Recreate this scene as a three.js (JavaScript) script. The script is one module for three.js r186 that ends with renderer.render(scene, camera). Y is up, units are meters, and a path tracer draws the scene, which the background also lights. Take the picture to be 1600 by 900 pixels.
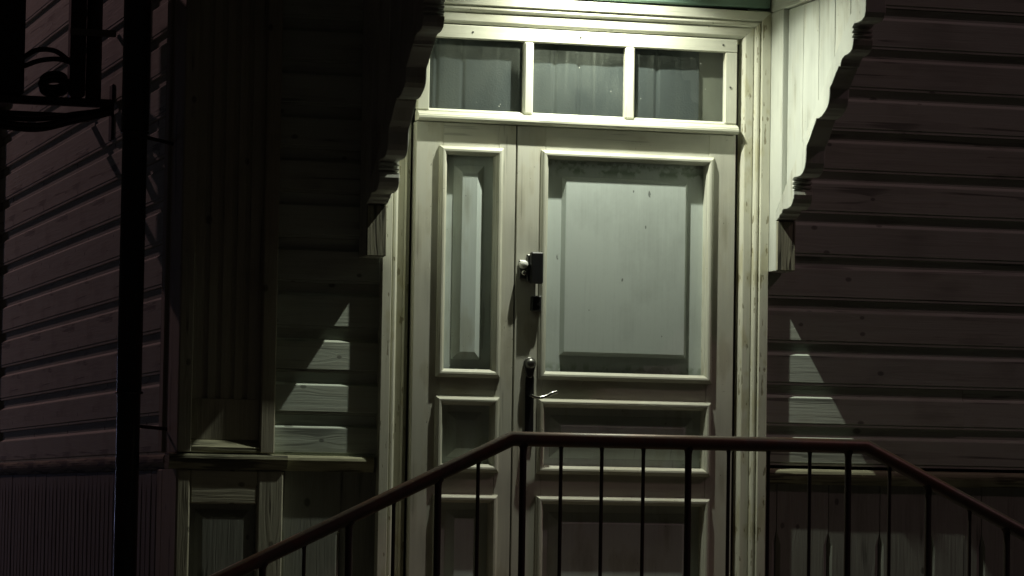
import * as THREE from 'three';
import { mergeGeometries } from 'three/addons/utils/BufferGeometryUtils.js';

// ---------------------------------------------------------------- camera, sky, lights, exposure
const scene = new THREE.Scene();
const camera = new THREE.PerspectiveCamera(8.9877, 16 / 9, 0.1, 300);
{
  // long lens, photographer standing on the street left of the entrance, slightly rolled
  const right = new THREE.Vector3(0.96087053, 0.01645714, 0.27650855);
  const up = new THREE.Vector3(-0.03252547, 0.99803124, 0.0536259);
  const fwd = new THREE.Vector3(0.27508164, 0.06052112, -0.95951409);
  camera.position.set(-3.9565, 0.6058, 13.7229);
  camera.quaternion.setFromRotationMatrix(new THREE.Matrix4().makeBasis(right, up, fwd.negate()));
}
const renderer = new THREE.WebGLRenderer({ antialias: true });
renderer.toneMapping = THREE.LinearToneMapping;
renderer.toneMappingExposure = 1.0;
renderer.shadowMap.enabled = true;

// night sky: dark, a little paler towards the horizon, the same all round
{
  const w = 64, h = 32, data = new Float32Array(w * h * 4);
  for (let j = 0; j < h; j++) for (let i = 0; i < w; i++) {
    const el = (j + 0.5) / h * Math.PI - Math.PI / 2, up = Math.max(0, Math.sin(el)), k = 1 - 0.8 * Math.sqrt(up);
    const o = (j * w + i) * 4;
    data[o] = 0.0062 * k; data[o + 1] = 0.0058 * k; data[o + 2] = 0.0050 * k; data[o + 3] = 1;
  }
  const t = new THREE.DataTexture(data, w, h, THREE.RGBAFormat, THREE.FloatType);
  t.mapping = THREE.EquirectangularReflectionMapping; t.magFilter = THREE.LinearFilter; t.minFilter = THREE.LinearFilter; t.needsUpdate = true;
  scene.background = t; scene.environment = t;
}
// far reddish night light from the right of the street
const sun = new THREE.DirectionalLight(new THREE.Color(1, 0.60, 0.65), 0.165);
sun.position.set(0.24 + 11.0, 1.5 + 12.0, 5.5); sun.target.position.set(0.24, 1.5, 0);
sun.castShadow = true; sun.shadow.radius = 3; sun.shadow.mapSize.set(2048, 2048);
Object.assign(sun.shadow.camera, { left: -7, right: 7, top: 6, bottom: -6, near: 1, far: 60 });
scene.add(sun, sun.target);
const LAMP = new THREE.Vector3(0.264, 2.882, 0.297), LAMP_COLOR = new THREE.Color(0.97, 1, 0.82), LAMP_CD = 9.6;

// ---------------------------------------------------------------- helpers
let seed = 7;
const rnd = () => { seed = (seed + 0x6d2b79f5) | 0; let t = Math.imul(seed ^ (seed >>> 15), 1 | seed); t = (t + Math.imul(t ^ (t >>> 7), 61 | t)) ^ t; return ((t ^ (t >>> 14)) >>> 0) / 4294967296; };
const rr = (a, b) => a + (b - a) * rnd();
const taken = new Map();
function numbered(n) { const k = taken.get(n) || 0; taken.set(n, k + 1); return k ? n + '_' + String(k).padStart(3, '0') : n; }
function thing(name, label, category, group) {
  const g = new THREE.Group(); g.name = numbered(name); g.userData = { label, category };
  if (group) g.userData.group = group;
  scene.add(g); return g;
}
function part(name, geo, mat, parent, label) {
  const m = new THREE.Mesh(geo, mat); m.name = numbered(name); m.castShadow = m.receiveShadow = true;
  if (label) m.userData.label = label;
  parent.add(m); return m;
}
// planar uv in metres on every face; grain runs along v. swap turns the grain to the horizontal
function boxUV(g, swap = false, off = null) {
  if (g.index) g = g.toNonIndexed();
  const p = g.attributes.position, n = g.attributes.normal, uv = new Float32Array(p.count * 2);
  const ou = off ? off[0] : rnd() * 7, ov = off ? off[1] : rnd() * 7;
  for (let i = 0; i < p.count; i += 3) {
    let ax = 0, ay = 0, az = 0;
    for (let k = 0; k < 3; k++) { ax += Math.abs(n.getX(i + k)); ay += Math.abs(n.getY(i + k)); az += Math.abs(n.getZ(i + k)); }
    for (let k = 0; k < 3; k++) {
      const x = p.getX(i + k), y = p.getY(i + k), z = p.getZ(i + k);
      let u, v;
      if (az >= ax && az >= ay) { u = x; v = y; } else if (ax >= ay) { u = z; v = y; } else { u = swap ? x : z; v = swap ? z : x; if (swap) { u = x; v = z; } else { u = x; v = z; } }
      if (swap) [u, v] = [v, u];
      uv[(i + k) * 2] = u + ou; uv[(i + k) * 2 + 1] = v + ov;
    }
  }
  g.setAttribute('uv', new THREE.BufferAttribute(uv, 2));
  return g;
}
function fromTris(pos) {
  const g = new THREE.BufferGeometry();
  g.setAttribute('position', new THREE.BufferAttribute(new Float32Array(pos), 3));
  g.computeVertexNormals(); return g;
}
const quad = (out, a, b, c, d) => out.push(...a, ...b, ...c, ...a, ...c, ...d);
// box between two corners with chamfered edges (44 triangles)
function cbox(x0, x1, y0, y1, z0, z1, c = 0.002, swap = null) {
  const H = [(x1 - x0) / 2, (y1 - y0) / 2, (z1 - z0) / 2], C = [(x0 + x1) / 2, (y0 + y1) / 2, (z0 + z1) / 2];
  c = Math.min(c, ...H.map((h) => h * 0.8));
  const V = (s, a) => s.map((v, i) => v * (i === a ? H[i] : H[i] - c));
  const out = [];
  const emit = (pts) => {
    for (let k = 1; k + 1 < pts.length; k++) {
      let [a, b, d] = [pts[0], pts[k], pts[k + 1]];
      const e1 = b.map((v, i) => v - a[i]), e2 = d.map((v, i) => v - a[i]);
      const n = [e1[1] * e2[2] - e1[2] * e2[1], e1[2] * e2[0] - e1[0] * e2[2], e1[0] * e2[1] - e1[1] * e2[0]];
      const m = a.map((v, i) => v + b[i] + d[i]);
      if (n[0] * m[0] + n[1] * m[1] + n[2] * m[2] < 0) [b, d] = [d, b];
      for (const q of [a, b, d]) out.push(q[0] + C[0], q[1] + C[1], q[2] + C[2]);
    }
  };
  for (let a = 0; a < 3; a++) for (const s of [-1, 1]) {
    const [b, d] = [(a + 1) % 3, (a + 2) % 3];
    const mk = (sb, sd) => { const q = [0, 0, 0]; q[a] = s; q[b] = sb; q[d] = sd; return V(q, a); };
    emit([mk(-1, -1), mk(1, -1), mk(1, 1), mk(-1, 1)]);
  }
  for (let a = 0; a < 3; a++) { const [b, d] = [(a + 1) % 3, (a + 2) % 3];
    for (const sb of [-1, 1]) for (const sd of [-1, 1]) {
      const mk = (sa, f) => { const q = [0, 0, 0]; q[a] = sa; q[b] = sb; q[d] = sd; return V(q, f); };
      emit([mk(-1, b), mk(1, b), mk(1, d), mk(-1, d)]);
    } }
  for (const x of [-1, 1]) for (const y of [-1, 1]) for (const z of [-1, 1]) emit([0, 1, 2].map((f) => V([x, y, z], f)));
  return boxUV(fromTris(out), swap === null ? (x1 - x0) > (y1 - y0) : swap);
}
// polygon in (y, z) run along x from x0 to x1
function alongX(poly, x0, x1, swap = true, smooth = false) {
  const out = [], n = poly.length;
  let area = 0; for (let i = 0; i < n; i++) { const a = poly[i], b = poly[(i + 1) % n]; area += a[0] * b[1] - b[0] * a[1]; }
  const P = area < 0 ? poly.slice().reverse() : poly;
  for (let i = 0; i < n; i++) { const a = P[i], b = P[(i + 1) % n]; quad(out, [x0, a[0], a[1]], [x0, b[0], b[1]], [x1, b[0], b[1]], [x1, a[0], a[1]]); }
  const tri = THREE.ShapeUtils.triangulateShape(P.map((q) => new THREE.Vector2(q[0], q[1])), []);
  for (const [i, j, k] of tri) { for (const q of [i, j, k]) out.push(x1, P[q][0], P[q][1]); for (const q of [i, k, j]) out.push(x0, P[q][0], P[q][1]); }
  // fix the winding so that faces look outwards
  const g = fromTris(out);
  return boxUV(fixWinding(g), swap);
}
function fixWinding(g) {
  const p = g.attributes.position.array; let vol = 0;
  for (let i = 0; i < p.length; i += 9) vol += p[i] * (p[i + 4] * p[i + 8] - p[i + 5] * p[i + 7]) - p[i + 1] * (p[i + 3] * p[i + 8] - p[i + 5] * p[i + 6]) + p[i + 2] * (p[i + 3] * p[i + 7] - p[i + 4] * p[i + 6]);
  if (vol < 0) { for (let i = 0; i < p.length; i += 9) for (let k = 0; k < 3; k++) { const t = p[i + 3 + k]; p[i + 3 + k] = p[i + 6 + k]; p[i + 6 + k] = t; } g.computeVertexNormals(); }
  return g;
}
// one mitred length of moulding: inner edge from A to B, profile [[outward, z]...], miter slopes at either end
function moulding(A, B, outward, prof, mA = 1, mB = 1) {
  const dx = B[0] - A[0], dy = B[1] - A[1], L = Math.hypot(dx, dy), t = [dx / L, dy / L], out = [];
  const at = (e, [a, z]) => { const base = e ? B : A, s = e ? mB * a - 0.0006 : -mA * a + 0.0006; return [base[0] + outward[0] * a + t[0] * s, base[1] + outward[1] * a + t[1] * s, z]; };
  for (let i = 0; i < prof.length; i++) { const p = prof[i], q = prof[(i + 1) % prof.length]; quad(out, at(0, p), at(0, q), at(1, q), at(1, p)); }
  const tri = THREE.ShapeUtils.triangulateShape(prof.map((q) => new THREE.Vector2(q[0], q[1])), []);
  for (const [i, j, k] of tri) { for (const q of [i, j, k]) out.push(...at(0, prof[q])); for (const q of [i, k, j]) out.push(...at(1, prof[q])); }
  return boxUV(fixWinding(fromTris(out)), Math.abs(dx) > Math.abs(dy));
}
function mouldFrame(name, x0, x1, y0, y1, prof, mat, parent) {
  part(name, moulding([x0, y1], [x1, y1], [0, 1], prof), mat, parent);
  part(name, moulding([x0, y0], [x1, y0], [0, -1], prof), mat, parent);
  part(name, moulding([x0, y0], [x0, y1], [-1, 0], prof), mat, parent);
  part(name, moulding([x1, y0], [x1, y1], [1, 0], prof), mat, parent);
}
// panel with a flat margin, a bevel and a raised field
function raisedPanel(x0, x1, y0, y1, margin, bevel, zm, zf) {
  const ring = (d, z) => [[x0 + d, y0 + d, z], [x1 - d, y0 + d, z], [x1 - d, y1 - d, z], [x0 + d, y1 - d, z]];
  const R = [ring(0, zm - 0.012), ring(0, zm), ring(margin, zm), ring(margin + 0.001, zm + 0.002), ring(margin + bevel, zf - 0.0015), ring(margin + bevel + 0.002, zf)], out = [];
  for (let r = 0; r + 1 < R.length; r++) for (let k = 0; k < 4; k++) quad(out, R[r][k], R[r][(k + 1) % 4], R[r + 1][(k + 1) % 4], R[r + 1][k]);
  const T = R[R.length - 1]; quad(out, T[0], T[1], T[2], T[3]);
  const b = R[0]; quad(out, b[3], b[2], b[1], b[0]);
  return boxUV(fixWinding(fromTris(out)), false);
}
function tube(pts, r, seg = 24, rad = 8, closed = false) {
  return new THREE.TubeGeometry(new THREE.CatmullRomCurve3(pts.map((p) => new THREE.Vector3(...p)), closed, 'centripetal'), seg, r, rad, closed);
}
function rod(a, b, r0, r1 = r0, rad = 12) {
  const A = new THREE.Vector3(...a), B = new THREE.Vector3(...b), d = B.clone().sub(A);
  const g = new THREE.CylinderGeometry(r1, r0, d.length(), rad, 1);
  g.applyQuaternion(new THREE.Quaternion().setFromUnitVectors(new THREE.Vector3(0, 1, 0), d.clone().normalize()));
  g.translate((A.x + B.x) / 2, (A.y + B.y) / 2, (A.z + B.z) / 2); return g;
}

// ---------------------------------------------------------------- textures
const TAB = new Uint8Array(65536); { let s = 12345; for (let i = 0; i < 65536; i++) { s = (Math.imul(s, 1103515245) + 12345) | 0; TAB[i] = (s >>> 16) & 255; } }
const hsh = (x, y, k) => TAB[(x * 374761 + y * 66827 + k * 9176) & 65535] / 255;
function vn(x, y, px, py, k) {            // periodic value noise
  const xi = Math.floor(x), yi = Math.floor(y), fx = x - xi, fy = y - yi, u = fx * fx * (3 - 2 * fx), v = fy * fy * (3 - 2 * fy);
  const x0 = ((xi % px) + px) % px, x1 = (x0 + 1) % px, y0 = ((yi % py) + py) % py, y1 = (y0 + 1) % py;
  const a = hsh(x0, y0, k), b = hsh(x1, y0, k), c = hsh(x0, y1, k), d = hsh(x1, y1, k);
  return a + (b - a) * u + (c - a) * v + (a - b - c + d) * u * v;
}
const fbm = (u, v, fx, fy, k, oct = 4) => { let s = 0, a = 0.5, t = 0; for (let o = 0; o < oct; o++) { s += a * vn(u * fx, v * fy, fx, fy, k + o * 13); t += a; a *= 0.5; fx *= 2; fy *= 2; } return s / t; };
const sm = (a, b, x) => { const t = Math.min(1, Math.max(0, (x - a) / (b - a))); return t * t * (3 - 2 * t); };
function texPair(size, fn) {             // fn(u, v) -> [r, g, b (linear multipliers), height]
  const c = new Uint8Array(size * size * 4), h = new Uint8Array(size * size * 4), o = [0, 0, 0, 0];
  const enc = (x) => { x = Math.min(1, Math.max(0, x)); return 255 * (x <= 0.0031308 ? 12.92 * x : 1.055 * Math.pow(x, 1 / 2.4) - 0.055); };
  for (let j = 0; j < size; j++) for (let i = 0; i < size; i++) {
    fn(i / size, j / size, o); const q = (j * size + i) * 4;
    c[q] = enc(o[0]); c[q + 1] = enc(o[1]); c[q + 2] = enc(o[2]); c[q + 3] = 255;
    h[q] = h[q + 1] = h[q + 2] = Math.min(255, Math.max(0, o[3] * 255)); h[q + 3] = 255;
  }
  const mk = (d, srgb) => { const t = new THREE.DataTexture(d, size, size, THREE.RGBAFormat); t.wrapS = t.wrapT = THREE.RepeatWrapping; t.magFilter = THREE.LinearFilter; t.minFilter = THREE.LinearMipmapLinearFilter; t.generateMipmaps = true; if (srgb) t.colorSpace = THREE.SRGBColorSpace; t.needsUpdate = true; return t; };
  return [mk(c, true), mk(h, false)];
}
// old oil paint on planed wood, grain along v: fine ridges, dirt in patches, chips
const [paintC, paintH] = texPair(1024, (u, v, o) => {
  const g = fbm(u, v, 90, 3, 1, 3), f = fbm(u, v, 260, 10, 21, 2), patch = fbm(u, v, 5, 3, 41, 4), spk = vn(u * 150, v * 150, 150, 150, 61), dirt = fbm(u, v, 14, 5, 71, 4);
  const runs = sm(0.6, 0.78, fbm(u, v, 34, 2, 101, 3)) * sm(0.45, 0.7, patch);
  let m = 1 - 0.10 * (g - 0.5) - 0.07 * (f - 0.5) - 0.19 * sm(0.42, 0.8, patch) - 0.17 * sm(0.58, 0.8, dirt) - 0.13 * runs;
  const chip = sm(0.955, 0.98, spk) * sm(0.5, 0.6, dirt), crack = sm(0.76, 0.80, g) * sm(0.55, 0.7, fbm(u, v, 12, 4, 131, 3));
  m *= (1 - 0.6 * chip) * (1 - 0.25 * crack);
  const w = sm(0.5, 0.85, dirt) * 0.06; o[0] = m; o[1] = m * (1 - w * 0.5); o[2] = m * (1 - w * 1.6); o[3] = 0.6 + 0.35 * (g - 0.5) + 0.3 * (f - 0.5) - 0.4 * chip - 0.3 * crack;
});
// worn paint on the frames: flaked down to grey-brown wood in long slivers, greasy patches
const [wornC, wornH] = texPair(1024, (u, v, o) => {
  const g = fbm(u, v, 80, 4, 301, 3), f = fbm(u, v, 240, 14, 321, 2), p = fbm(u, v, 7, 4, 331, 5), fl = fbm(u, v, 90, 22, 341, 4), d = fbm(u, v, 22, 12, 351, 4);
  const flake = sm(0.72, 0.76, fl + 0.10 * (p - 0.5)), grime = sm(0.52, 0.74, d) * sm(0.35, 0.65, p);
  let m = 1 - 0.10 * (g - 0.5) - 0.08 * (f - 0.5) - 0.15 * sm(0.45, 0.8, p) - 0.13 * grime;
  m *= 1 - 0.5 * flake;
  o[0] = m; o[1] = m * (1 - 0.03 * grime - 0.06 * flake); o[2] = m * (1 - 0.16 * grime - 0.20 * flake); o[3] = 0.65 + 0.25 * (g - 0.5) + 0.25 * (f - 0.5) - 0.5 * flake;
});
// siding: rougher sawn face, open grain lines and knots
const knots = []; for (let i = 0; i < 9; i++) knots.push([rnd(), rnd(), rr(0.008, 0.016)]);
const [sidingC, sidingH] = texPair(1024, (u, v, o) => {
  let du = 0, kd = 0;
  for (const [ku, kv, kr] of knots) { let a = u - ku, b = v - kv; a -= Math.round(a); b -= Math.round(b); const d = Math.hypot(a, b * 0.5); du += 0.012 * Math.exp(-d * d / (kr * kr * 9)) * Math.sign(a); kd = Math.max(kd, 1 - sm(kr * 0.5, kr, Math.hypot(a, b * 0.7))); }
  const uu = u + du + 0.008 * (fbm(u, v, 4, 3, 11, 2) - 0.5);
  const g = fbm(uu, v, 70, 2, 3, 3), f = fbm(uu, v, 230, 8, 23, 2), patch = fbm(u, v, 6, 3, 43, 4), dirt = fbm(u, v, 11, 6, 73, 4);
  const crack = sm(0.70, 0.76, g) * sm(0.46, 0.6, fbm(u, v, 9, 3, 133, 3));
  let m = 1 - 0.22 * (g - 0.5) - 0.20 * (f - 0.5) - 0.24 * sm(0.4, 0.8, patch) - 0.12 * sm(0.6, 0.8, dirt);
  m *= (1 - 0.5 * crack) * (1 - 0.55 * kd);
  o[0] = m; o[1] = m * (1 - 0.03 * dirt); o[2] = m * (1 - 0.05 * dirt); o[3] = 0.6 + 0.7 * (g - 0.5) + 0.5 * (f - 0.5) - 0.45 * crack - 0.2 * kd;
});
// bare weathered timber with paint left in places
const [bareC, bareH] = texPair(512, (u, v, o) => {
  const uu = u + 0.02 * (fbm(u, v, 4, 4, 5, 3) - 0.5), g = fbm(uu, v, 60, 3, 7, 3), f = fbm(uu, v, 160, 9, 27, 2), p = fbm(u, v, 9, 5, 47, 4);
  const crack = sm(0.62, 0.70, g), paint = sm(0.52, 0.6, p + 0.25 * (f - 0.5));
  let m = 0.62 - 0.5 * (g - 0.5) - 0.5 * (f - 0.5); m = m + (0.95 - m) * paint * 0.6; m *= 1 - 0.65 * crack;
  o[0] = m; o[1] = m * 0.985; o[2] = m * 0.92; o[3] = 0.5 + 0.5 * (g - 0.5) + 0.4 * (f - 0.5) - 0.4 * crack + 0.15 * paint;
});
const [rustC, rustH] = texPair(512, (u, v, o) => {
  const a = fbm(u, v, 8, 8, 9, 5), b = fbm(u, v, 40, 40, 29, 3), r = sm(0.45, 0.62, a + 0.3 * (b - 0.5));
  const m = 1 - 0.4 * (b - 0.5); o[0] = m * (0.8 + 0.2 * r); o[1] = m * (0.8 - 0.06 * r); o[2] = m * (0.8 - 0.16 * r); o[3] = 0.5 + 0.5 * (b - 0.5) + 0.3 * r;
});
const [stoneC, stoneH] = texPair(512, (u, v, o) => {
  const a = fbm(u, v, 5, 5, 15, 5), b = vn(u * 200, v * 200, 200, 200, 35), m = 0.85 + 0.35 * (a - 0.5) + 0.25 * (b - 0.5);
  o[0] = m; o[1] = m * 0.98; o[2] = m * 0.95; o[3] = 0.5 + 0.6 * (a - 0.5) + 0.4 * (b - 0.5);
});
const [clothC, clothH] = texPair(512, (u, v, o) => {
  const a = fbm(u, v, 6, 3, 17, 4), w = vn(u * 256, v * 256, 256, 256, 77), m = 0.9 + 0.3 * (a - 0.5) + 0.16 * (w - 0.5);
  o[0] = m; o[1] = m; o[2] = m; o[3] = w;
});
const glassDirtR = texPair(512, (u, v, o) => {     // how smeared the old panes are
  const a = fbm(u, v, 7, 5, 19, 5), s = fbm(u, v, 60, 8, 39, 2), m = 0.004 + 0.03 * sm(0.5, 0.75, a) * s; o[0] = o[1] = o[2] = m; o[3] = m;
})[1];
const dustA = texPair(512, (u, v, o) => {          // dust and rain streaks on the outside of the panes
  const a = fbm(u, v, 6, 4, 83, 5), s = fbm(u, v, 70, 3, 93, 3), n = vn(u * 256, v * 256, 256, 256, 97);
  const m = 0.008 + 0.10 * sm(0.42, 0.75, a) * (0.4 + 0.6 * s) + 0.03 * sm(0.6, 0.8, s) + 0.02 * n; o[0] = o[1] = o[2] = m; o[3] = m;
})[1];
const std = (rgb, map, bump, bumpScale, rough, extra = {}) => { const m = new THREE.MeshStandardMaterial({ map, bumpMap: bump, bumpScale, roughness: rough, ...extra }); m.color.setRGB(...rgb); return m; };
const tones = (n, rgb, j, ...a) => Array.from({ length: n }, () => { const k = 1 + rr(-j, j), w = rr(-j, j) * 0.3; return std([rgb[0] * k * (1 + w), rgb[1] * k, rgb[2] * k * (1 - w)], ...a); });
const pick = (list) => list[Math.floor(rnd() * list.length)];
const M = {
  door: tones(3, [0.58, 0.575, 0.495], 0.02, paintC, paintH, 0.0006, 0.55),
  panel: tones(2, [0.53, 0.595, 0.57], 0.02, paintC, paintH, 0.0007, 0.5),
  trim: tones(3, [0.655, 0.655, 0.55], 0.03, paintC, paintH, 0.0009, 0.55),
  casing: tones(2, [0.68, 0.675, 0.56], 0.03, wornC, wornH, 0.0012, 0.6),
  bracket: tones(3, [0.57, 0.59, 0.54], 0.025, paintC, paintH, 0.001, 0.6),
  siding: tones(5, [0.57, 0.64, 0.56], 0.06, sidingC, sidingH, 0.0010, 0.75),
  pilaster: tones(3, [0.46, 0.45, 0.35], 0.06, sidingC, sidingH, 0.0016, 0.75),
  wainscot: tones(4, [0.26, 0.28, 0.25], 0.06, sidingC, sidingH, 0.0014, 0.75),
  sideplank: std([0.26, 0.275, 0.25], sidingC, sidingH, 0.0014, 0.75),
  bare: std([0.42, 0.41, 0.33], bareC, bareH, 0.002, 0.85),
  sill: std([0.50, 0.50, 0.36], bareC, bareH, 0.0015, 0.8),
  green: std([0.19, 0.30, 0.245], paintC, paintH, 0.0008, 0.5),
  ochre: std([0.075, 0.055, 0.03], sidingC, sidingH, 0.001, 0.6),
  soffit: tones(2, [0.58, 0.54, 0.33], 0.04, paintC, paintH, 0.0008, 0.6),
  core: std([0.12, 0.11, 0.10], stoneC, stoneH, 0.002, 0.95),
  rail: std([0.14, 0.112, 0.085], rustC, rustH, 0.0006, 0.45, { metalness: 0.25 }),
  iron: std([0.05, 0.045, 0.042], rustC, rustH, 0.0005, 0.5, { metalness: 0.3 }),
  pipe: std([0.030, 0.034, 0.042], rustC, rustH, 0.0001, 0.16, { metalness: 0.0 }),
  black: std([0.012, 0.012, 0.013], null, null, 1, 0.35),
  dark: std([0.02, 0.02, 0.022], rustC, null, 1, 0.45),
  steel: std([0.55, 0.55, 0.53], null, null, 1, 0.22, { metalness: 1 }),
  oldsteel: std([0.20, 0.20, 0.19], null, null, 1, 0.38, { metalness: 1 }),
  white: std([0.75, 0.75, 0.72], null, null, 1, 0.35),
  enamel: std([0.75, 0.75, 0.70], null, null, 1, 0.4),
  curtain: std([0.046, 0.060, 0.060], clothC, clothH, 0.0004, 0.95),
  stone: std([0.22, 0.21, 0.20], stoneC, stoneH, 0.004, 0.9),
  ground: std([0.09, 0.088, 0.085], stoneC, stoneH, 0.006, 0.95),
  roof: std([0.06, 0.07, 0.065], rustC, rustH, 0.001, 0.6),
  inside: std([0.13, 0.145, 0.11], paintC, null, 1, 0.8),
};
M.dust = new THREE.MeshStandardMaterial({ alphaMap: dustA, transparent: true, roughness: 1, depthWrite: false }); M.dust.color.setRGB(0.36, 0.40, 0.34);
M.glass = new THREE.MeshPhysicalMaterial({ color: 0xffffff, transmission: 1, thickness: 0, ior: 1.5, roughness: 1, roughnessMap: glassDirtR, metalness: 0 });

// ---------------------------------------------------------------- ground
const G0 = -1.0;
{
  const g = new THREE.PlaneGeometry(240, 240, 1, 1).rotateX(-Math.PI / 2).translate(0, G0, 0);
  const uv = g.attributes.uv; for (let i = 0; i < uv.count; i++) uv.setXY(i, uv.getX(i) * 120, uv.getY(i) * 120);
  const ground = part('ground', g, M.ground, scene); ground.userData = { kind: 'structure' };
}

// ---------------------------------------------------------------- the house
const house = thing('wooden_house', 'old wooden house with grey siding, lit doorway and carved canopy brackets', 'house');
// openings: doorway x -0.445..0.905, up to 2.50
const DX0 = -0.445, DX1 = 0.917, HEAD = 2.498, SEAM = -0.012;
const CORE = -0.045;                         // face of the wall behind the boards
const frontWall = part('front_wall', mergeGeometries([
  cbox(-1.26, DX0, G0, 4.0, CORE - 0.14, CORE, 0.002), cbox(DX1, 5.5, G0, 4.0, CORE - 0.14, CORE, 0.002), cbox(DX0 + 0.001, DX1 - 0.001, HEAD + 0.02, 4.0, CORE - 0.139, CORE - 0.001, 0.002),
  cbox(DX0 + 0.001, DX1 - 0.001, G0, 0.0, CORE - 0.139, CORE - 0.001, 0.002)]), M.core, house);
const SX = -1.30;                            // face of the side siding
const sideWall = part('side_wall', cbox(SX + 0.045, SX + 0.185, G0, 4.0, -5.6, CORE - 0.15, 0.002), M.core, house);
part('rear_wall', cbox(SX + 0.19, 5.5, G0, 4.0, -5.75, -5.61, 0.002), M.core, house);
part('far_wall', cbox(5.36, 5.5, G0, 4.0, -5.60, CORE - 0.145, 0.002), M.core, house);
part('roof', boxUV(fixWinding(alongX([[4.02, 0.08], [4.14, 0.08], [6.1, -2.5], [4.14, -6.1], [4.02, -6.1]], SX - 0.5, 6.0))), M.roof, house);

// drop siding: one board after another; face, small bead at the lower edge, bevelled top, rebate above
const TOPS = [0.918, 1.080, 1.248, 1.425, 1.598, 1.772, 1.942, 2.108, 2.278, 2.446, 2.614, 2.784, 2.954, 3.124, 3.294, 3.464, 3.634, 3.804, 3.974];
const SILL_Y = 0.800;
function sidingBoard(T, B, jig) {
  const j = jig;
  return [[B, -0.030], [B, -0.0025 + j], [B + 0.009, -0.0025 + j], [B + 0.010, -0.005 + j], [B + 0.013, j], [T - 0.011, j], [T - 0.008, -0.0008 + j], [T, -0.0125], [T + 0.003, -0.0165], [T + 0.0405, -0.0165], [T + 0.0405, -0.030]];
}
function siding(parent, x0, x1, rot = null) {
  TOPS.forEach((T, i) => {
    const B = i ? TOPS[i - 1] + 0.0415 : SILL_Y + 0.002;
    const prof = sidingBoard(T, B, rr(-0.0012, 0.0012));
    let e = x1;
    if (!rot && x1 > 3 && i % 3 === 1) { e = rr(1.55, 2.6); part('board', alongX(sidingBoard(T, B, rr(-0.002, 0.001)), e + 0.0018, x1), pick(M.siding), parent); }
    const m = part('board', alongX(prof, x0, e), pick(M.siding), parent);
    if (rot) { m.rotation.y = -Math.PI / 2; m.position.x = SX; }
    else { m.rotation.z = rr(-0.0006, 0.0006); }
  });
}
siding(frontWall, -1.02, DX0 - 0.054);
siding(frontWall, DX1 + 0.03, 5.4);
siding(sideWall, -5.2, -0.33, true);        // runs along z on the side wall

// vertical boards with stop chamfers below the sill
function stopBoard(w, y0, y1, ys, c, d) {
  const sec = (y, k) => [[-w / 2, y, -d], [-w / 2, y, -c * k * 0.8], [-w / 2 + c * k, y, 0], [w / 2 - c * k, y, 0], [w / 2, y, -c * k * 0.8], [w / 2, y, -d]];
  const S = [sec(y0, 1), sec(ys - 0.05, 1), sec(ys, 0.08), sec(y1, 0.08)], out = [];
  for (let s = 0; s < 3; s++) for (let i = 0; i < 6; i++) quad(out, S[s][i], S[s][(i + 1) % 6], S[s + 1][(i + 1) % 6], S[s + 1][i]);
  for (const [q, f] of [[S[0], 0], [S[3], 1]]) for (let k = 1; k < 5; k++) { const t = [q[0], q[k], q[k + 1]]; if (f) t.reverse(); for (const p of t) out.push(...p); }
  return boxUV(fixWinding(fromTris(out)), false);
}
function wainscot(parent, xs, top) {
  for (let i = 0; i + 1 < xs.length; i++) {
    const w = xs[i + 1] - xs[i] - 0.0025;
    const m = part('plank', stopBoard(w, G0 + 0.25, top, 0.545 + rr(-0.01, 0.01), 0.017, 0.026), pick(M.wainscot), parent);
    m.position.set((xs[i] + xs[i + 1]) / 2, 0, -0.006 + rr(-0.001, 0.001));
  }
}
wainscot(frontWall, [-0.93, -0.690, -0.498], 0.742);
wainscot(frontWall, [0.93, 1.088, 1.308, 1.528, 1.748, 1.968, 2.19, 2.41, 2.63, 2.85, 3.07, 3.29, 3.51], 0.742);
for (let i = 0; i < 44; i++) {               // narrow boards under the side sill
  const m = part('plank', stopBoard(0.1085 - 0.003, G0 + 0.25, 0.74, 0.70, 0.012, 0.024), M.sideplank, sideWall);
  m.scale.y = 1; m.rotation.y = -Math.PI / 2; m.position.set(SX - 0.001 + rr(-0.001, 0.001), 0, -0.37 - 0.1085 * (i + 0.5));
}
// sills
const SILLP = [[0.742, -0.03], [0.742, 0.008], [0.752, 0.013], [0.762, 0.018], [0.772, 0.022], [0.783, 0.0235], [0.793, 0.0215], [0.799, 0.017], [SILL_Y + 0.004, -0.012], [SILL_Y + 0.004, -0.03]];
part('sill', alongX(SILLP, -0.915, -0.567), M.sill, house);
part('sill', alongX(SILLP.map(([y, z]) => [y - 0.014, z]), 1.030, 5.4), M.sill, house);
part('sill', alongX(SILLP.map(([y, z]) => [y, z > 0.007 ? z + 0.042 : z]), -1.375, -0.917), M.sill, house);
{ const s = part('sill', alongX(SILLP, -5.2, -0.335), M.sill, house); s.rotation.y = -Math.PI / 2; s.position.x = SX; }
part('plinth_board', cbox(-1.30, 5.4, G0, G0 + 0.25, -0.03, 0.01, 0.004), M.wainscot[0], house);

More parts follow.
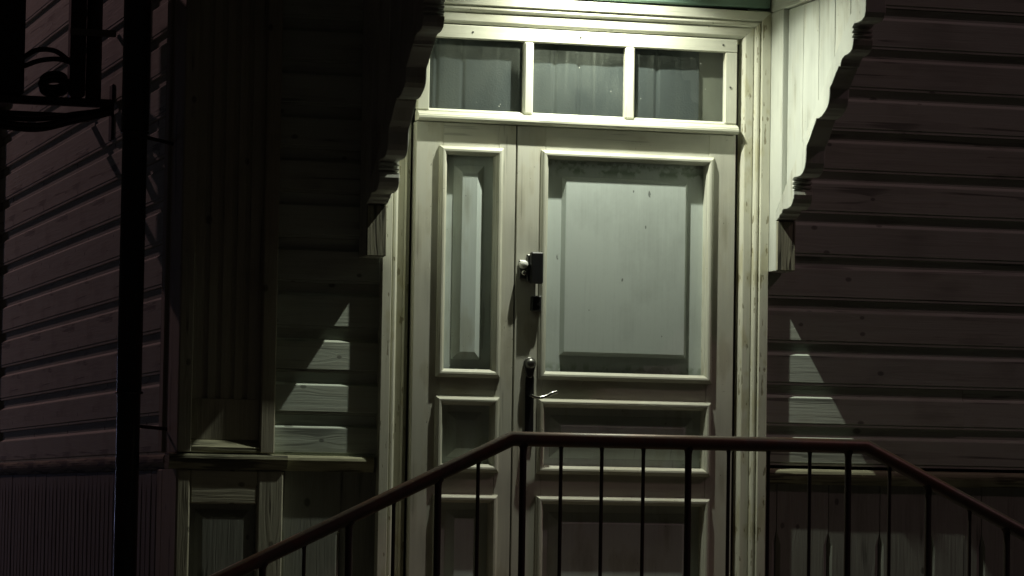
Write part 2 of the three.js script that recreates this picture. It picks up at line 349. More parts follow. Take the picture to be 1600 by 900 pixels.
// corner pilaster with flutes, standing on a panelled pedestal
{
  const pz = 0.056;
  const pil = part('corner_pilaster', cbox(-1.335, -0.99, SILL_Y + 0.06, 3.98, -0.148, 0.012, 0.003), M.pilaster[0], house);
  part('stile', cbox(-1.343, -1.290, SILL_Y + 0.006, 3.97, -0.02, pz, 0.004), M.pilaster[1], pil);
  part('stile', cbox(-1.024, -0.968, SILL_Y + 0.006, 3.97, -0.02, pz, 0.004), M.pilaster[2], pil);
  // fluted middle board
  const fl = [[-1.289, 0.0125], [-1.289, 0.029]];
  for (const cx of [-1.238, -1.187, -1.134, -1.083]) for (let k = 0; k <= 8; k++) { const a = Math.PI * k / 8; fl.push([cx - 0.011 * Math.cos(a), 0.029 - 0.011 * Math.sin(a)]); }
  fl.push([-1.025, 0.029], [-1.025, 0.0125]);
  const sh = new THREE.Shape(fl.map(([x, z]) => new THREE.Vector2(x, -z)));
  const fg = new THREE.ExtrudeGeometry(sh, { depth: 2.95, bevelEnabled: false }); fg.rotateX(-Math.PI / 2); fg.translate(0, 1.012, 0);
  part('fluted_board', boxUV(fg), M.pilaster[1], pil);
  part('lower_board', cbox(-1.289, -1.025, 0.855, 1.0115, 0.0125, 0.0295, 0.002, false), M.pilaster[0], pil);
  part('foot_moulding', alongX([[0.806, 0.0], [0.806, 0.052], [0.826, 0.053], [0.832, 0.046], [0.854, 0.030], [0.854, 0.0]], -1.289, -1.025), M.sill, pil);
  // return of the pilaster on the side wall
  for (const [a, b, d] of [[-0.335, -0.255, 0.045], [-0.254, -0.150, 0.034], [-0.149, 0.052, 0.0445]])
    part('return_board', cbox(SX - d, SX - 0.0435 + (b > 0 ? 0 : 0.06), SILL_Y + 0.006, 3.97, a, b - 0.001, 0.004, false), pick(M.pilaster), pil);
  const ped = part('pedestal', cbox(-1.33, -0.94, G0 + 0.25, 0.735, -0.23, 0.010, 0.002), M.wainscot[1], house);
  part('stile', cbox(-1.343, -1.290, G0 + 0.25, 0.741, -0.02, pz, 0.006), M.pilaster[2], ped);
  part('stile', cbox(-1.030, -0.931, G0 + 0.25, 0.741, -0.02, pz, 0.006), M.pilaster[1], ped);
  part('rail', cbox(-1.289, -1.031, 0.612, 0.741, -0.02, pz - 0.003, 0.006), M.pilaster[0], ped);
  part('rail', cbox(-1.289, -1.031, -0.35, -0.25, -0.02, pz - 0.003, 0.006), M.pilaster[0], ped);
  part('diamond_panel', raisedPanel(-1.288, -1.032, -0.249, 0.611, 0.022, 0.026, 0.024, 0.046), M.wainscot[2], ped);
  for (const [a, b, d] of [[-0.335, -0.235, 0.045], [-0.234, 0.052, 0.0445]])
    part('return_board', cbox(SX - d, SX - 0.0435 + (b > 0 ? 0 : 0.06), G0 + 0.25, 0.741, a, b - 0.001, 0.004, false), pick(M.pilaster), ped);
}
// far end of the side wall
{ const e = part('corner_board', cbox(SX - 0.075, SX + 0.03, G0, 3.98, -5.42, -5.205, 0.006, false), M.pilaster[0], house); }

// ---------------------------------------------------------------- door frame and casing
const jamb = part('door_frame', mergeGeometries([
  cbox(DX0 + 0.001, -0.4235, 0, 2.478, -0.16, -0.060, 0.002), cbox(0.9125, DX1 - 0.001, 0, 2.478, -0.16, -0.060, 0.002), cbox(DX0 + 0.001, DX1 - 0.001, 2.4785, HEAD + 0.018, -0.16, -0.02, 0.002)]), M.casing[1], house);
const CASE = [[0, -0.04], [0, 0.004], [0.009, 0.0135], [0.012, 0.015], [0.043, 0.0165], [0.0445, 0.012], [0.047, 0.012], [0.0485, 0.019], [0.053, 0.026], [0.059, 0.030], [0.065, 0.030], [0.069, 0.027], [0.0705, 0.022], [0.073, 0.022],
  [0.0745, 0.034], [0.077, 0.0375], [0.112, 0.0385], [0.114, 0.0365], [0.114, -0.04]].map(([a, z]) => [a * 0.955, z]);
const CASE_DEEP = CASE.map(([a, z]) => [a, a > 0 && a < 0.0455 && z > 0 ? z - 0.046 : a === 0 && z > 0 ? z - 0.034 : z]).map(([a, z], i) => i === 0 ? [a, -0.043] : [a, z]);
const casing = part('door_casing', moulding([DX0, 0.0], [DX0, HEAD], [-1, 0], CASE_DEEP, 0, 1), M.casing[0], house);
part('jamb_casing', moulding([DX1, 0.0], [DX1, HEAD], [1, 0], CASE, 0, 1), M.casing[1], casing);
part('head_casing', moulding([DX0, HEAD], [DX1, HEAD], [0, 1], CASE, 1, 1), M.trim[0], casing);
part('frieze_board', cbox(-0.5605, 1.0255, HEAD + 0.122, 3.045, -0.02, 0.030, 0.005), M.green, house);

// ---------------------------------------------------------------- transom
{
  const zf = 0.008, zb = -0.026, X0 = -0.4175, X1 = 0.8945, Y0 = 2.112, Y1 = 2.492;
  const tr = part('transom_window', cbox(X0, X1, 2.440, Y1, zb, zf, 0.003), M.trim[1], house);
  part('frame_rail', cbox(X0, X1, 2.1495, 2.1545, zb, zf - 0.004, 0.001), M.trim[0], tr);
  part('frame_stile', cbox(X0, -0.371, 2.155, 2.4395, zb, zf - 0.001, 0.003), M.trim[2], tr);
  part('frame_stile', cbox(0.845, X1, 2.155, 2.4395, zb, zf - 0.001, 0.003), M.trim[0], tr);
  part('glazing_bar', cbox(0.011, 0.049, 2.155, 2.4395, zb, zf + 0.002, 0.006), M.trim[2], tr);
  part('glazing_bar', cbox(0.427, 0.466, 2.155, 2.4395, zb, zf + 0.002, 0.006), M.trim[1], tr);
  part('drip_sill', alongX([[2.112, -0.03], [2.112, 0.020], [2.116, 0.029], [2.122, 0.032], [2.130, 0.032], [2.1335, 0.027], [2.136, 0.027], [2.140, 0.024], [2.149, 0.008], [2.149, -0.03]], X0, X1 + 0.002), M.trim[1], tr);
  for (const [a, b] of [[-0.371, 0.011], [0.049, 0.427], [0.466, 0.845]]) {
    const g = boxUV(new THREE.PlaneGeometry(b - a, 0.2845)); g.translate((a + b) / 2, 2.2972, -0.012); part('pane', g, M.glass, tr);
    { const d = boxUV(new THREE.PlaneGeometry(b - a - 0.002, 0.2825)); d.translate((a + b) / 2, 2.2972, -0.0112); part('dust_film', d, M.dust, tr); }
    for (let k = 0; k < 3; k++) { const f = new THREE.CircleGeometry(rr(0.0008, 0.0015), 7).scale(1, rr(0.7, 1.6), 1); f.translate(rr(a + 0.03, b - 0.03), rr(2.18, 2.42), -0.0105); part('paint_fleck', f, M.enamel, tr); }
    // putty slips round the pane
    part('glazing_bead', alongX([[2.155, -0.011], [2.155, 0.001], [2.163, -0.011]], a + 0.001, b - 0.001), M.trim[0], tr);
  }
  for (const [x, y] of [[0.834, 2.468], [0.866, 2.30], [-0.2, 2.466], [0.24, 2.468]]) {
    const n = new THREE.CylinderGeometry(0.004, 0.004, 0.004, 10).rotateX(Math.PI / 2); n.translate(x, y, zf); part('nail_head', n, M.oldsteel, tr);
  }
  // lining behind the panes, so that no light falls in from the house
  part('window_lining', mergeGeometries([cbox(X0, X1, 2.08, 2.10, -0.40, -0.05, 0.001), cbox(X0, X1, 2.4785, 2.4955, -0.40, -0.17, 0.001), cbox(0.745, 0.875, 2.101, 2.478, -0.075, -0.058, 0.001), cbox(X0, X1, 2.101, 2.478, -0.42, -0.401, 0.001), cbox(-0.44, -0.4185, 2.08, 2.478, -0.42, -0.161, 0.001), cbox(0.8965, 0.912, 2.08, 2.478, -0.42, -0.161, 0.001)]), M.inside, tr);
}
{
  const W = 1.16, n = 220, g = new THREE.PlaneGeometry(W, 0.37, n, 2), p = g.attributes.position;
  for (let i = 0; i < p.count; i++) {
    const x = p.getX(i), q = x + W / 2;
    let z = 0.001 * Math.sin(q * 23) + 0.0006 * Math.sin(q * 61 + 1);
    for (const c of [0.055, 0.078, 0.185, 0.56, 0.66, 0.985]) { const d = (q - c) / 0.007; z -= 0.006 * Math.exp(-d * d); }
    p.setZ(i, z);
  }
  g.computeVertexNormals(); const uv = g.attributes.uv; for (let i = 0; i < uv.count; i++) uv.setXY(i, uv.getX(i) * W, uv.getY(i) * 0.37);
  g.translate(-0.41 + W / 2, 2.29, -0.043);
  const c = part('curtain', g, M.curtain, scene); c.userData = { label: 'grey folded curtain hanging behind the panes above the door', category: 'curtain' };
}

// ---------------------------------------------------------------- door leaves
// bolection moulding: inner edge at the panel, crest 19 mm proud of the stiles
const BOL = [[0, -0.034], [0, 0.002], [0.004, 0.006], [0.007, 0.014], [0.012, 0.0185], [0.019, 0.019], [0.024, 0.016], [0.027, 0.010], [0.030, 0.0085], [0.032, 0.001], [0.032, -0.034]];
const BOT = 0.02, TOPY = 2.108;
function leaf(name, label, xa, xb, sa, sb, rails, panels) {
  const L = part(name, cbox(xa + 0.001, xb - 0.001, BOT, TOPY, -0.060, -0.046, 0.001), M.door[0], house, label);
  part('stile', cbox(xa, sa, BOT, TOPY, -0.045, 0.0, 0.0015), M.door[0], L);
  part('stile', cbox(sb, xb, BOT, TOPY, -0.045, 0.0005, 0.0015), M.door[1], L);
  for (const [a, b] of rails) part('rail', cbox(sa + 0.0006, sb - 0.0006, a, b, -0.045, -0.0004, 0.0012), pick(M.door), L);
  for (const [x0, x1, y0, y1, mg, bv, zm, zf] of panels) {
    part('panel', raisedPanel(x0 - 0.002, x1 + 0.002, y0 - 0.002, y1 + 0.002, mg, bv, zm, zf), pick(M.panel), L);
    mouldFrame('panel_moulding', x0, x1, y0, y1, BOL, pick(M.trim), L);
  }
  return L;
}
// the broad upper panel: mould along its top, chips and drips where the photograph shows them
const [bigC, bigH] = texPair(1024, (u, v, o) => {
  const X = 0.114 + u * 0.662, Y = 1.146 + v * 0.843;
  const g = fbm(u, v, 60, 3, 201, 3), f = fbm(u, v, 180, 8, 221, 2), p = fbm(u, v, 4, 4, 231, 4), n = fbm(u, v, 26, 30, 241, 4), n2 = fbm(u, v, 60, 70, 251, 3);
  let m = 1 - 0.08 * (g - 0.5) - 0.07 * (f - 0.5) - 0.12 * sm(0.45, 0.8, p) - 0.06 * (n2 - 0.5);
  const band = (c, w) => Math.exp(-(((Y - c) / w) ** 2));
  let mould = band(1.945, 0.016) * sm(0.40, 0.62, n) * 0.9 + band(1.972, 0.010) * sm(0.42, 0.6, n2) * 0.7 + band(1.165, 0.018) * sm(0.45, 0.65, n) * 0.6;
  mould = Math.min(1, mould);
  let chip = 0;
  for (const [cx, cy, w, h] of [[0.170, 1.602, 0.006, 0.016], [0.527, 1.732, 0.005, 0.011], [0.432, 1.516, 0.004, 0.010], [0.297, 1.395, 0.003, 0.004], [0.540, 1.862, 0.006, 0.015], [0.474, 1.870, 0.004, 0.008], [0.60, 1.30, 0.003, 0.006]]) {
    const d = Math.hypot((X - cx + 0.006 * (n2 - 0.5)) / w, (Y - cy) / h) + 1.4 * (n2 - 0.5); chip = Math.max(chip, 1 - sm(0.5, 0.9, d)); }
  m *= (1 - 0.5 * mould) * (1 - 0.62 * chip);
  o[0] = m * (1 - 0.10 * mould); o[1] = m; o[2] = m * (1 - 0.18 * mould); o[3] = 0.6 + 0.3 * (g - 0.5) + 0.25 * (f - 0.5) - 0.35 * chip;
});
M.panelBig = std([0.55, 0.61, 0.58], bigC, bigH, 0.0006, 0.5);
const RAILS = [[2.005, TOPY], [1.010, 1.150], [0.640, 0.780], [BOT, 0.20]];
leaf('door_leaf', 'narrow fixed leaf with slim panels', -0.4175, SEAM - 0.0035, -0.309, -0.084, RAILS,
  [[-0.294, -0.098, 1.150, 1.985, 0.040, 0.028, -0.034, -0.012], [-0.294, -0.098, 0.782, 1.012, 0.03, 0.03, -0.034, -0.016], [-0.294, -0.098, 0.19, 0.632, 0.03, 0.03, -0.034, -0.016]]);
const wide = leaf('door_leaf', 'wide leaf with a broad pale upper panel', SEAM + 0.0035, 0.8945, 0.106, 0.783, RAILS,
  [[0.118, 0.772, 1.150, 1.985, 0.068, 0.012, -0.034, -0.013], [0.118, 0.772, 0.782, 1.012, 0.034, 0.04, -0.034, -0.016], [0.118, 0.772, 0.19, 0.632, 0.034, 0.04, -0.034, -0.016]]);
{ // the broad upper panel takes its own paint, laid out over the panel from corner to corner
  const pn = wide.children.find((c) => c.name.startsWith('panel') && !c.name.includes('moulding')), p = pn.geometry.attributes.position, uv = pn.geometry.attributes.uv;
  for (let i = 0; i < p.count; i++) uv.setXY(i, (p.getX(i) - 0.114) / 0.662, (p.getY(i) - 1.146) / 0.843);
  pn.material = M.panelBig;
}
// thin cover strip on the meeting edge
part('cover_strip', cbox(SEAM - 0.0032, SEAM + 0.0032, BOT, TOPY - 0.002, -0.05, -0.012, 0.001), M.dark, wide);
{
  // key box, thumb turn, cylinder plate, long plate with lever
  part('key_box', cbox(0.040, 0.090, 1.489, 1.612, 0.0205, 0.052, 0.005), M.black, wide, 'black plastic key box');
  const hold = cbox(0.032, 0.058, 1.498, 1.604, 0.001, 0.0205, 0.003); part('box_holder', hold, M.oldsteel, wide);
  const kn = new THREE.LatheGeometry([[0, 0.036], [0.008, 0.035], [0.014, 0.031], [0.0165, 0.024], [0.016, 0.0], [0, 0]].map(([r, h]) => new THREE.Vector2(r, h)), 20); kn.rotateX(Math.PI / 2); kn.translate(0.016, 1.563, 0.010);
  part('turn_knob', kn, M.white, wide, 'white round turn knob');
  const kn2 = new THREE.LatheGeometry([[0, 0.026], [0.007, 0.025], [0.011, 0.02], [0.0115, 0.0], [0, 0]].map(([r, h]) => new THREE.Vector2(r, h)), 20); kn2.rotateX(Math.PI / 2); kn2.translate(0.019, 1.531, 0.010);
  part('knob_base', cbox(0.002, 0.0315, 1.508, 1.582, 0.0008, 0.010, 0.004), M.oldsteel, wide); part('turn_knob', kn2, M.steel, wide);
  part('lock_case', cbox(0.052, 0.092, 1.382, 1.443, 0.0012, 0.027, 0.004), M.black, wide);
  const cy = new THREE.CylinderGeometry(0.006, 0.006, 0.006, 12).rotateX(Math.PI / 2); cy.translate(0.078, 1.41, 0.028); part('cylinder', cy, M.steel, wide);
  // teardrop escutcheon
  const es = new THREE.Shape(); es.absarc(0, 0, 0.021, -0.35, Math.PI + 0.35, false); es.lineTo(-0.010, -0.043); es.absarc(0, -0.043, 0.010, Math.PI, 2 * Math.PI, false); es.closePath();
  const eg = new THREE.ExtrudeGeometry(es, { depth: 0.006, bevelEnabled: true, bevelSize: 0.004, bevelThickness: 0.004, bevelSegments: 3, curveSegments: 16 }); eg.translate(0.052, 1.178, 0.005);
  part('escutcheon', eg, M.oldsteel, wide);
  const dome = new THREE.SphereGeometry(0.021, 20, 14).scale(1, 1, 0.9); dome.translate(0.052, 1.178, 0.020); part('key_cover', dome, M.oldsteel, wide);
  const pl = new THREE.Shape(); pl.moveTo(-0.015, -0.118); pl.lineTo(0.015, -0.118); pl.lineTo(0.015, 0.118); pl.absarc(0, 0.118, 0.015, 0, Math.PI, false); pl.closePath();
  const pg = new THREE.ExtrudeGeometry(pl, { depth: 0.005, bevelEnabled: true, bevelSize: 0.002, bevelThickness: 0.003, bevelSegments: 2 }); pg.translate(0.054, 1.002, 0.004);
  const plate = part('handle_plate', pg, M.black, wide);
  part('lever_neck', rod([0.054, 1.050, 0.006], [0.054, 1.050, 0.05], 0.0095, 0.008), M.steel, wide);
  part('lever', mergeGeometries([tube([[0.050, 1.052, 0.050], [0.066, 1.046, 0.052], [0.086, 1.045, 0.052], [0.110, 1.052, 0.051], [0.134, 1.064, 0.049], [0.150, 1.068, 0.047]], 0.0065, 30, 10), new THREE.SphereGeometry(0.0075, 12, 8).translate(0.150, 1.068, 0.047)]), M.steel, wide, 'polished curved lever');
}
part('threshold', cbox(DX0, DX1, -0.02, 0.018, -0.10, 0.05, 0.006), M.bare, house);

// ---------------------------------------------------------------- carved brackets and canopy
const groove = (z, y0, y1) => { const o = [], n = 3, h = (y1 - y0) / n; for (let i = 0; i < n; i++) o.push([z + 0.006, y0 + i * h + 0.002], [z + 0.006, y0 + i * h + h * 0.45], [z - 0.006, y0 + i * h + h * 0.6], [z - 0.006, y0 + i * h + h * 0.9]); return o; };
const CARVE = [[0.115, 1.765], [0.132, 1.770], [0.150, 1.775], [0.156, 1.783], [0.180, 1.790], [0.186, 1.800], [0.200, 1.805], [0.235, 1.803], [0.262, 1.806], [0.284, 1.811], [0.299, 1.822], [0.310, 1.838], [0.313, 1.855], ...groove(0.304, 1.866, 1.916),
  [0.316, 1.921], [0.355, 1.920], [0.385, 1.922], [0.410, 1.930], [0.430, 1.948], [0.439, 1.968], [0.442, 1.991], [0.444, 2.015], [0.450, 2.031], [0.455, 2.036], [0.480, 2.054], [0.525, 2.099], [0.548, 2.120], [0.553, 2.128], [0.582, 2.127], [0.610, 2.132], [0.640, 2.144], [0.668, 2.159], [0.683, 2.175], [0.690, 2.195], [0.693, 2.231],
  [0.700, 2.237], [0.715, 2.245], [0.755, 2.281], [0.778, 2.296], [0.782, 2.304], [0.803, 2.303], [0.808, 2.318], [0.820, 2.330], [0.847, 2.338], [0.880, 2.340], [0.905, 2.346], [0.922, 2.355], [0.931, 2.370], ...groove(0.930, 2.386, 2.440),
  [0.945, 2.449], [0.985, 2.448], [1.019, 2.451], [1.045, 2.462], [1.057, 2.480], [1.060, 2.530], [1.066, 2.560], [1.080, 2.603]];
const diag = (z) => 1.78 + 0.872 * (z - 0.088);
const TW = 0.078, SOF = 3.045;
function plate(poly, t, xr, bev = 0.002, swap = false) {      // polygon in (z, y), thickness t, outer right face at xr
  const g = new THREE.ExtrudeGeometry(new THREE.Shape(poly.map(([z, y]) => new THREE.Vector2(z, y))), { depth: t - 2 * bev, bevelEnabled: bev > 0, bevelSize: bev * 0.8, bevelThickness: bev, bevelOffset: -bev * 0.8, bevelSegments: 1 });
  g.translate(0, 0, bev); boxUV(g, swap); const u = boxUV(g, swap); u.rotateY(-Math.PI / 2); u.translate(xr, 0, 0); return u;
}
function bracket(xr, label) {
  const stile = [[0.004, 1.567], [0.115, 1.567], [0.115, 1.8025], [0.168, 1.849], [0.168, 2.603], [0.004, 2.603]];
  const B = part('canopy_bracket', plate(stile, TW, xr, 0.003), M.bracket[0], house, label);
  const carved = [[0.1155, diag(0.1155)], [0.93, diag(0.93)], [0.985, 2.603], ...CARVE.slice().reverse()];
  // dense edge, so skip repeated points
  part('carved_rail', plate(carved, TW + 0.002, xr + 0.001, 0.0025), M.bracket[1], B);
  part('end_block', cbox(xr - TW + 0.001, xr - 0.001, 1.569, 1.764, 0.1155, 0.131, 0.002, false), M.bare, B);
  const ed = [0.169, 0.341, 0.512, 0.683, 0.845, 0.984];
  for (let i = 0; i + 1 < ed.length; i++) {
    const a = ed[i] + 0.0006, b = ed[i + 1] - 0.0006, bb = Math.min(b, 0.985);
    const ga = rr(0, 0.0022), poly = [[a, Math.min(diag(a), 2.59) + 0.001], [bb, Math.min(diag(bb), 2.6) + 0.001], [bb, 2.602], [a + ga, 2.602], [a + ga + 0.001, 2.42], [a, 2.30 + 0.03 * i]];
    if (b > 0.93) { poly[1] = [0.929, diag(0.929) + 0.001]; poly[2] = [0.98, 2.602]; }
    part('infill_board', plate(poly, 0.044, xr - 0.012, 0.004), pick(M.bracket), B);
  }
  part('top_rail', plate([[0.004, 2.6045], [1.15, 2.6045], [1.16, SOF - 0.001], [0.004, SOF - 0.001]], TW - 0.004, xr - 0.002, 0.003, true), M.bracket[2], B);
  return B;
}
bracket(1.105, 'bracket with its pale inner face lit by the lamp');
bracket(-0.5625, 'bracket seen from its dark outer side');
{
  const can = part('canopy', alongX([[SOF + 0.024, 0.0], [SOF + 0.024, 1.32], [SOF + 0.10, 1.36], [SOF + 0.62, 0.0]], -0.80, 1.28), M.roof, house);
  const n = 9, w = 2.04 / n;
  for (let i = 0; i < n; i++) part('soffit_board', cbox(-0.78 + i * w, -0.78 + (i + 1) * w - 0.003, SOF, SOF + 0.022, 0.002, 1.30, 0.004, false), pick(M.soffit), can);
  part('fascia', cbox(-0.79, 1.27, SOF - 0.09, SOF + 0.10, 1.301, 1.325, 0.004), M.green, can);
}

// ---------------------------------------------------------------- the lamp under the canopy
{
  const lamp = thing('porch_lamp', 'enamel shade lamp hanging under the canopy above the door', 'lamp');
  lamp.position.copy(LAMP); lamp.rotation.x = -0.17;               // shade tipped a little outwards, away from the wall
  const prof = [[0.022, 0.075], [0.035, 0.070], [0.07, 0.045], [0.115, -0.015], [0.145, -0.058], [0.147, -0.058], [0.118, -0.012], [0.073, 0.049], [0.037, 0.074], [0.022, 0.079]];
  part('lamp_shade', new THREE.LatheGeometry(prof.map(([r, y]) => new THREE.Vector2(r, y)), 40), M.enamel, lamp);
  part('stem', rod([0, 0.074, 0], [0, 0.150, 0.0], 0.012, 0.012), M.iron, lamp);
  part('socket', rod([0, 0.022, 0], [0, 0.073, 0], 0.018, 0.02), M.white, lamp);
  const glow = new THREE.MeshStandardMaterial({ color: 0xffffff, emissive: LAMP_COLOR.clone(), emissiveIntensity: 6 });
  part('bulb', new THREE.SphereGeometry(0.024, 20, 14), glow, lamp);
  const spot = new THREE.SpotLight(LAMP_COLOR, LAMP_CD, 0, 1.36, 0.72, 2);
  spot.position.set(0, 0, 0); spot.target.position.set(0, -1, 0); spot.castShadow = true; spot.shadow.radius = 0.55; spot.shadow.mapSize.set(2048, 2048); spot.shadow.camera.near = 0.03;
  spot.name = 'porch_light'; lamp.add(spot, spot.target);
  const rose = part('ceiling_rose', new THREE.CylinderGeometry(0.05, 0.055, 0.03, 24), M.iron, lamp); rose.position.set(0, 0.150, 0.006);
}

// ---------------------------------------------------------------- steps and railing
{
  const st = thing('entrance_steps', 'stone steps and landing in front of the door, with unseen boards added for warm bounce', 'steps');
  part('landing', cbox(-0.62, 1.16, G0, -0.027, 0.055, 1.235, 0.012), M.stone, st);
  for (let i = 0; i < 10; i++) part('bounce_board', cbox(-0.63, 1.17, -0.026, -0.001, 0.056 + i * 0.118, 0.056 + i * 0.118 + 0.113, 0.003), M.ochre, st);  // unseen boards added over the landing to warm the bounced light
  for (let i = 0; i < 6; i++) for (const s of [-1, 1]) {
    const x0 = s < 0 ? -0.622 - 0.34 * (i + 1) : 1.162 + 0.34 * i, top = -0.165 * (i + 1);
    if (top > G0 + 0.02) part('step', cbox(x0, x0 + 0.338, G0, top, 0.055, 1.24, 0.012), M.stone, st);
  }
}
{
  const rl = thing('stair_railing', 'rusty brown steel railing with sloping ends in front of the door', 'railing');
  const Z = 1.15, R = 0.0265, yb = 0.860, xl = -0.343, xr = 1.006, sl = 0.486, end = 1.55;
  const yAt = (x) => x < xl ? yb - (xl - x) * sl : x > xr ? yb - (x - xr) * sl : yb;
  // handrail: three straight lengths with mitred joints
  const P = [[xl - end, yAt(xl - end)], [xl, yb], [xr, yb], [xr + end, yAt(xr + end)]];
  const out = [], N = 24, ring = P.map(([x, y], i) => {
    const dir = (a, b) => { const d = [b[0] - a[0], b[1] - a[1]], l = Math.hypot(...d); return [d[0] / l, d[1] / l]; };
    const d0 = i ? dir(P[i - 1], P[i]) : dir(P[0], P[1]), d1 = i < 3 ? dir(P[i], P[i + 1]) : d0, t = dir([0, 0], [d0[0] + d1[0], d0[1] + d1[1]]), nrm = [-t[1], t[0]], c = t[0] * d1[0] + t[1] * d1[1];
    return Array.from({ length: N }, (_, k) => { const a = 2 * Math.PI * k / N, q = Math.cos(a) * R / c; return [x + nrm[0] * q, y + nrm[1] * q, Z + Math.sin(a) * R]; });
  });
  for (let i = 0; i < 3; i++) for (let k = 0; k < N; k++) quad(out, ring[i][k], ring[i + 1][k], ring[i + 1][(k + 1) % N], ring[i][(k + 1) % N]);
  const hg = boxUV(fixWinding(fromTris(out)), true);
  { // round shading across the tube, straight along it
    const p = hg.attributes.position, n = hg.attributes.normal;
    for (let i = 0; i < p.count; i++) { const x = p.getX(i), y = p.getY(i), z = p.getZ(i), s = x < xl ? sl : x > xr ? -sl : 0, l = Math.hypot(1, s), nx = -s / l, ny = 1 / l, cz = (z - Z) / R, cy = Math.sqrt(Math.max(0, 1 - cz * cz)) * Math.sign((y - yAt(x)) || 1); n.setXYZ(i, nx * cy, ny * cy, cz); }
  }
  part('handrail', hg, M.rail, rl);
  const bars = [[-1.242, 1], [-1.094, 0], [-0.934, 1], [-0.773, 0], [-0.612, 1], [-0.466, 0], [-0.300, 1], [-0.159, 0], [-0.006, 0], [0.151, 0], [0.322, 1], [0.476, 0], [0.629, 0], [0.790, 0], [0.940, 1], [1.103, 0], [1.256, 1], [1.422, 0], [1.571, 1], [1.725, 0], [1.88, 1], [-1.40, 0], [-1.56, 1]];
  for (const [x, thick] of bars) {
    const top = yAt(x) - 0.012, foot = x < -0.62 ? -0.165 * Math.ceil((-0.622 - x) / 0.34) : x > 1.16 ? -0.165 * Math.ceil((x - 1.162) / 0.34) : 0, r = thick ? 0.0125 : 0.0068;
    const bottom = thick ? Math.max(foot, G0) - 0.004 : yAt(x) - 0.80;
    const lean = rr(-0.003, 0.003);
    const pr = [[r, bottom], [r, top - 0.03], [r * 1.15, top - 0.018], [r * 1.7, top - 0.008], [r * 1.9, top]].map(([a, b]) => new THREE.Vector2(a, b));
    const g = new THREE.LatheGeometry(pr, thick ? 14 : 10); g.translate(x, 0, Z);
    part(thick ? 'post' : 'baluster', g, M.iron, rl);
  }
  const lo = (x) => yAt(x) - 0.80;
  part('bottom_rail', mergeGeometries([rod([xl - end, lo(xl - end), Z], [xl, lo(xl), Z], 0.009), rod([xl, lo(xl), Z], [xr, lo(xr), Z], 0.009), rod([xr, lo(xr), Z], [xr + end, lo(xr + end), Z], 0.009)]), M.iron, rl);
}

// ---------------------------------------------------------------- downpipe at the corner
{
  const X = -1.512, Z = -0.06, dp = thing('downpipe', 'dark glossy rain downpipe running down the corner of the house', 'downpipe');
  const seg = (r, y0, y1) => { const g = new THREE.CylinderGeometry(r, r, y1 - y0, 32, 1, true); g.translate(X, (y0 + y1) / 2, Z); return g; };
  part('pipe_length', seg(0.0475, 1.03, 2.04), M.pipe, dp); part('pipe_length', seg(0.0525, 2.03, 4.1), M.pipe, dp); part('pipe_length', seg(0.0445, G0 + 0.1, 1.035), M.pipe, dp);
  for (const y of [2.02, 1.028]) { const t = new THREE.TorusGeometry(0.049, 0.0055, 10, 32).rotateX(Math.PI / 2); t.translate(X, y, Z); part('pipe_collar', t, M.pipe, dp); }
  for (const y of [2.003, 0.9]) part('pipe_hook', rod([X + 0.05, y, Z], [SX - 0.03, y - 0.004, Z - 0.16], 0.007), M.iron, dp);
}

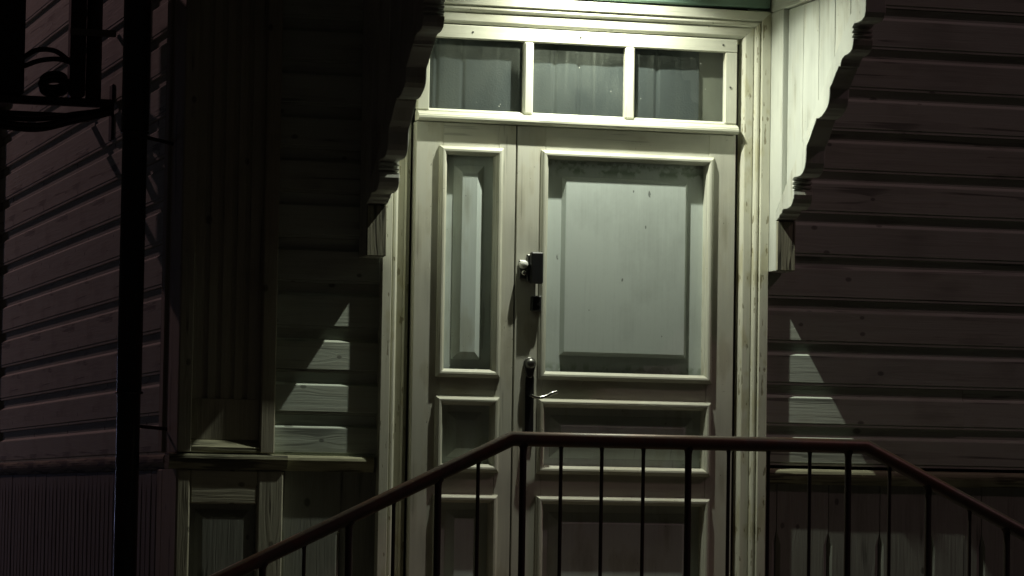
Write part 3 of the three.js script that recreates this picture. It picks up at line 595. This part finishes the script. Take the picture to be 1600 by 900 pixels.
// ---------------------------------------------------------------- cable bracket and boxes on the side wall
{
  const cb = thing('cable_bracket', 'dark steel bracket of two arms jutting from the side wall', 'bracket');
  for (const z of [-2.42, -1.80]) part('arm', cbox(SX - 0.66, SX - 0.002, 2.300, 2.335, z - 0.022, z + 0.022, 0.004), M.dark, cb);
  part('cross_bar', cbox(SX - 0.66, SX - 0.62, 2.302, 2.333, -2.397, -1.823, 0.003), M.dark, cb);
  part('wall_plate', cbox(SX - 0.012, SX - 0.0015, 2.16, 2.40, -1.835, -1.765, 0.002), M.dark, cb);
  const post = thing('cable_duct', 'dark upright cable duct standing on the bracket arm by the side wall', 'cable duct');
  part('duct', cbox(SX - 0.196, SX - 0.128, 2.337, 4.0, -1.84, -1.76, 0.008), M.dark, post);
  part('conduit', rod([SX - 0.088, 2.337, -1.80], [SX - 0.088, 4.0, -1.80], 0.034, 0.034, 16), M.dark, post);
  for (const y of [2.60, 3.3]) part('strap', cbox(SX - 0.20, SX - 0.002, y, y + 0.03, -1.757, -1.752, 0.001), M.oldsteel, post);
  const bx = thing('junction_box', 'black junction box on the outer end of the bracket arms', 'box');
  part('body', cbox(SX - 0.66, SX - 0.385, 2.337, 3.1, -2.44, -1.79, 0.012), M.dark, bx);
  part('lid', cbox(SX - 0.655, SX - 0.39, 2.345, 3.09, -1.789, -1.77, 0.006), M.black, bx);
  const c1 = thing('cable_loop', 'pair of cables arching between the black box and the duct', 'cable');
  part('cable', tube([[SX - 0.39, 2.50, -1.80], [SX - 0.34, 2.532, -1.80], [SX - 0.26, 2.535, -1.80], [SX - 0.20, 2.50, -1.80]], 0.011, 20, 8), M.black, c1);
  part('cable', tube([[SX - 0.39, 2.46, -1.78], [SX - 0.33, 2.485, -1.78], [SX - 0.25, 2.497, -1.78], [SX - 0.19, 2.49, -1.80]], 0.011, 20, 8), M.black, c1);
  const c3 = thing('cable_bundle', 'bundle of black cables sagging under the bracket arms', 'cable');
  for (const [dy, dz, sag] of [[0, 0, 0.030], [-0.012, 0.02, 0.045], [-0.006, -0.022, 0.020], [-0.022, 0.004, 0.052]])
    part('cable', tube([[SX - 0.70, 2.272 + dy, -1.80 + dz], [SX - 0.50, 2.262 + dy - sag * 0.7, -1.80 + dz], [SX - 0.32, 2.268 + dy - sag, -1.80 + dz], [SX - 0.16, 2.280 + dy - sag * 0.4, -1.80 + dz], [SX - 0.06, 2.285 + dy, -1.80 + dz], [SX - 0.012, 2.30 + dy, -1.79 + dz]], 0.0115, 30, 8), M.black, c3);
  const c2 = thing('cable_coil', 'small coil of cable lying on the bracket arm', 'cable');
  for (const [dy, r] of [[0, 0.055], [0.022, 0.058], [0.044, 0.052]]) { const t = new THREE.TorusGeometry(r, 0.0105, 10, 32).rotateX(Math.PI / 2 - 0.5); t.translate(SX - 0.258, 2.374 + dy * 0.8, -1.79 - dy * 0.3); part('turn', t, M.black, c2); }
}

// ---------------------------------------------------------------- street lamp round the corner, left of the frame
{
  const sl = thing('street_lamp', 'tall street lamp standing on the side street left of the house', 'street lamp');
  const L = [-4.4, 7.2, -14.5];
  part('post', rod([L[0] - 1.0, G0, L[2]], [L[0] - 1.0, L[1] + 0.2, L[2]], 0.07, 0.045, 16), M.iron, sl);
  part('arm', rod([L[0] - 1.0, L[1] + 0.15, L[2]], [L[0] + 0.1, L[1] + 0.2, L[2]], 0.03, 0.025), M.iron, sl);
  part('head', new THREE.SphereGeometry(0.2, 20, 8, 0, Math.PI * 2, 0, Math.PI / 2).scale(1.2, 0.6, 0.8).translate(L[0], L[1] + 0.06, L[2]), M.iron, sl);
  const c = new THREE.Color(1, 0.58, 0.58), glow = new THREE.MeshStandardMaterial({ color: 0xffffff, emissive: c.clone(), emissiveIntensity: 20 });
  part('bulb', new THREE.SphereGeometry(0.09, 16, 10).translate(L[0], L[1], L[2]), glow, sl);
  const pt = new THREE.PointLight(c, 36, 0, 2); pt.position.set(...L); pt.castShadow = true; pt.shadow.radius = 3; pt.name = 'street_light'; sl.add(pt);
}
// unseen bluish source, added as a tall column to streak the downpipe
{
  const lc = thing('streak_light', 'unseen bluish light source drawn out tall to streak the downpipe', 'lamp');
  const X = -4.95, Z = -14.6, y0 = -0.7, y1 = 1.75;
  part('base', new THREE.CylinderGeometry(0.10, 0.12, 0.3, 24).translate(X, G0 + 0.15, Z), M.iron, lc);
  const c = new THREE.Color(0.50, 0.58, 1.0), glow = new THREE.MeshStandardMaterial({ color: 0xffffff, emissive: c.clone(), emissiveIntensity: 11 });
  part('tube', new THREE.CylinderGeometry(0.045, 0.045, y1 - y0, 20).translate(X, (y0 + y1) / 2, Z), glow, lc);
  part('cap', new THREE.CylinderGeometry(0.06, 0.06, 0.05, 20).translate(X, y1 + 0.025, Z), M.iron, lc);
  const pt = new THREE.PointLight(c, 0.15, 0, 2); pt.position.set(X, 0.5, Z + 0.06); pt.castShadow = true; pt.shadow.radius = 2; pt.name = 'column_light'; lc.add(pt);
}
renderer.render(scene, camera);
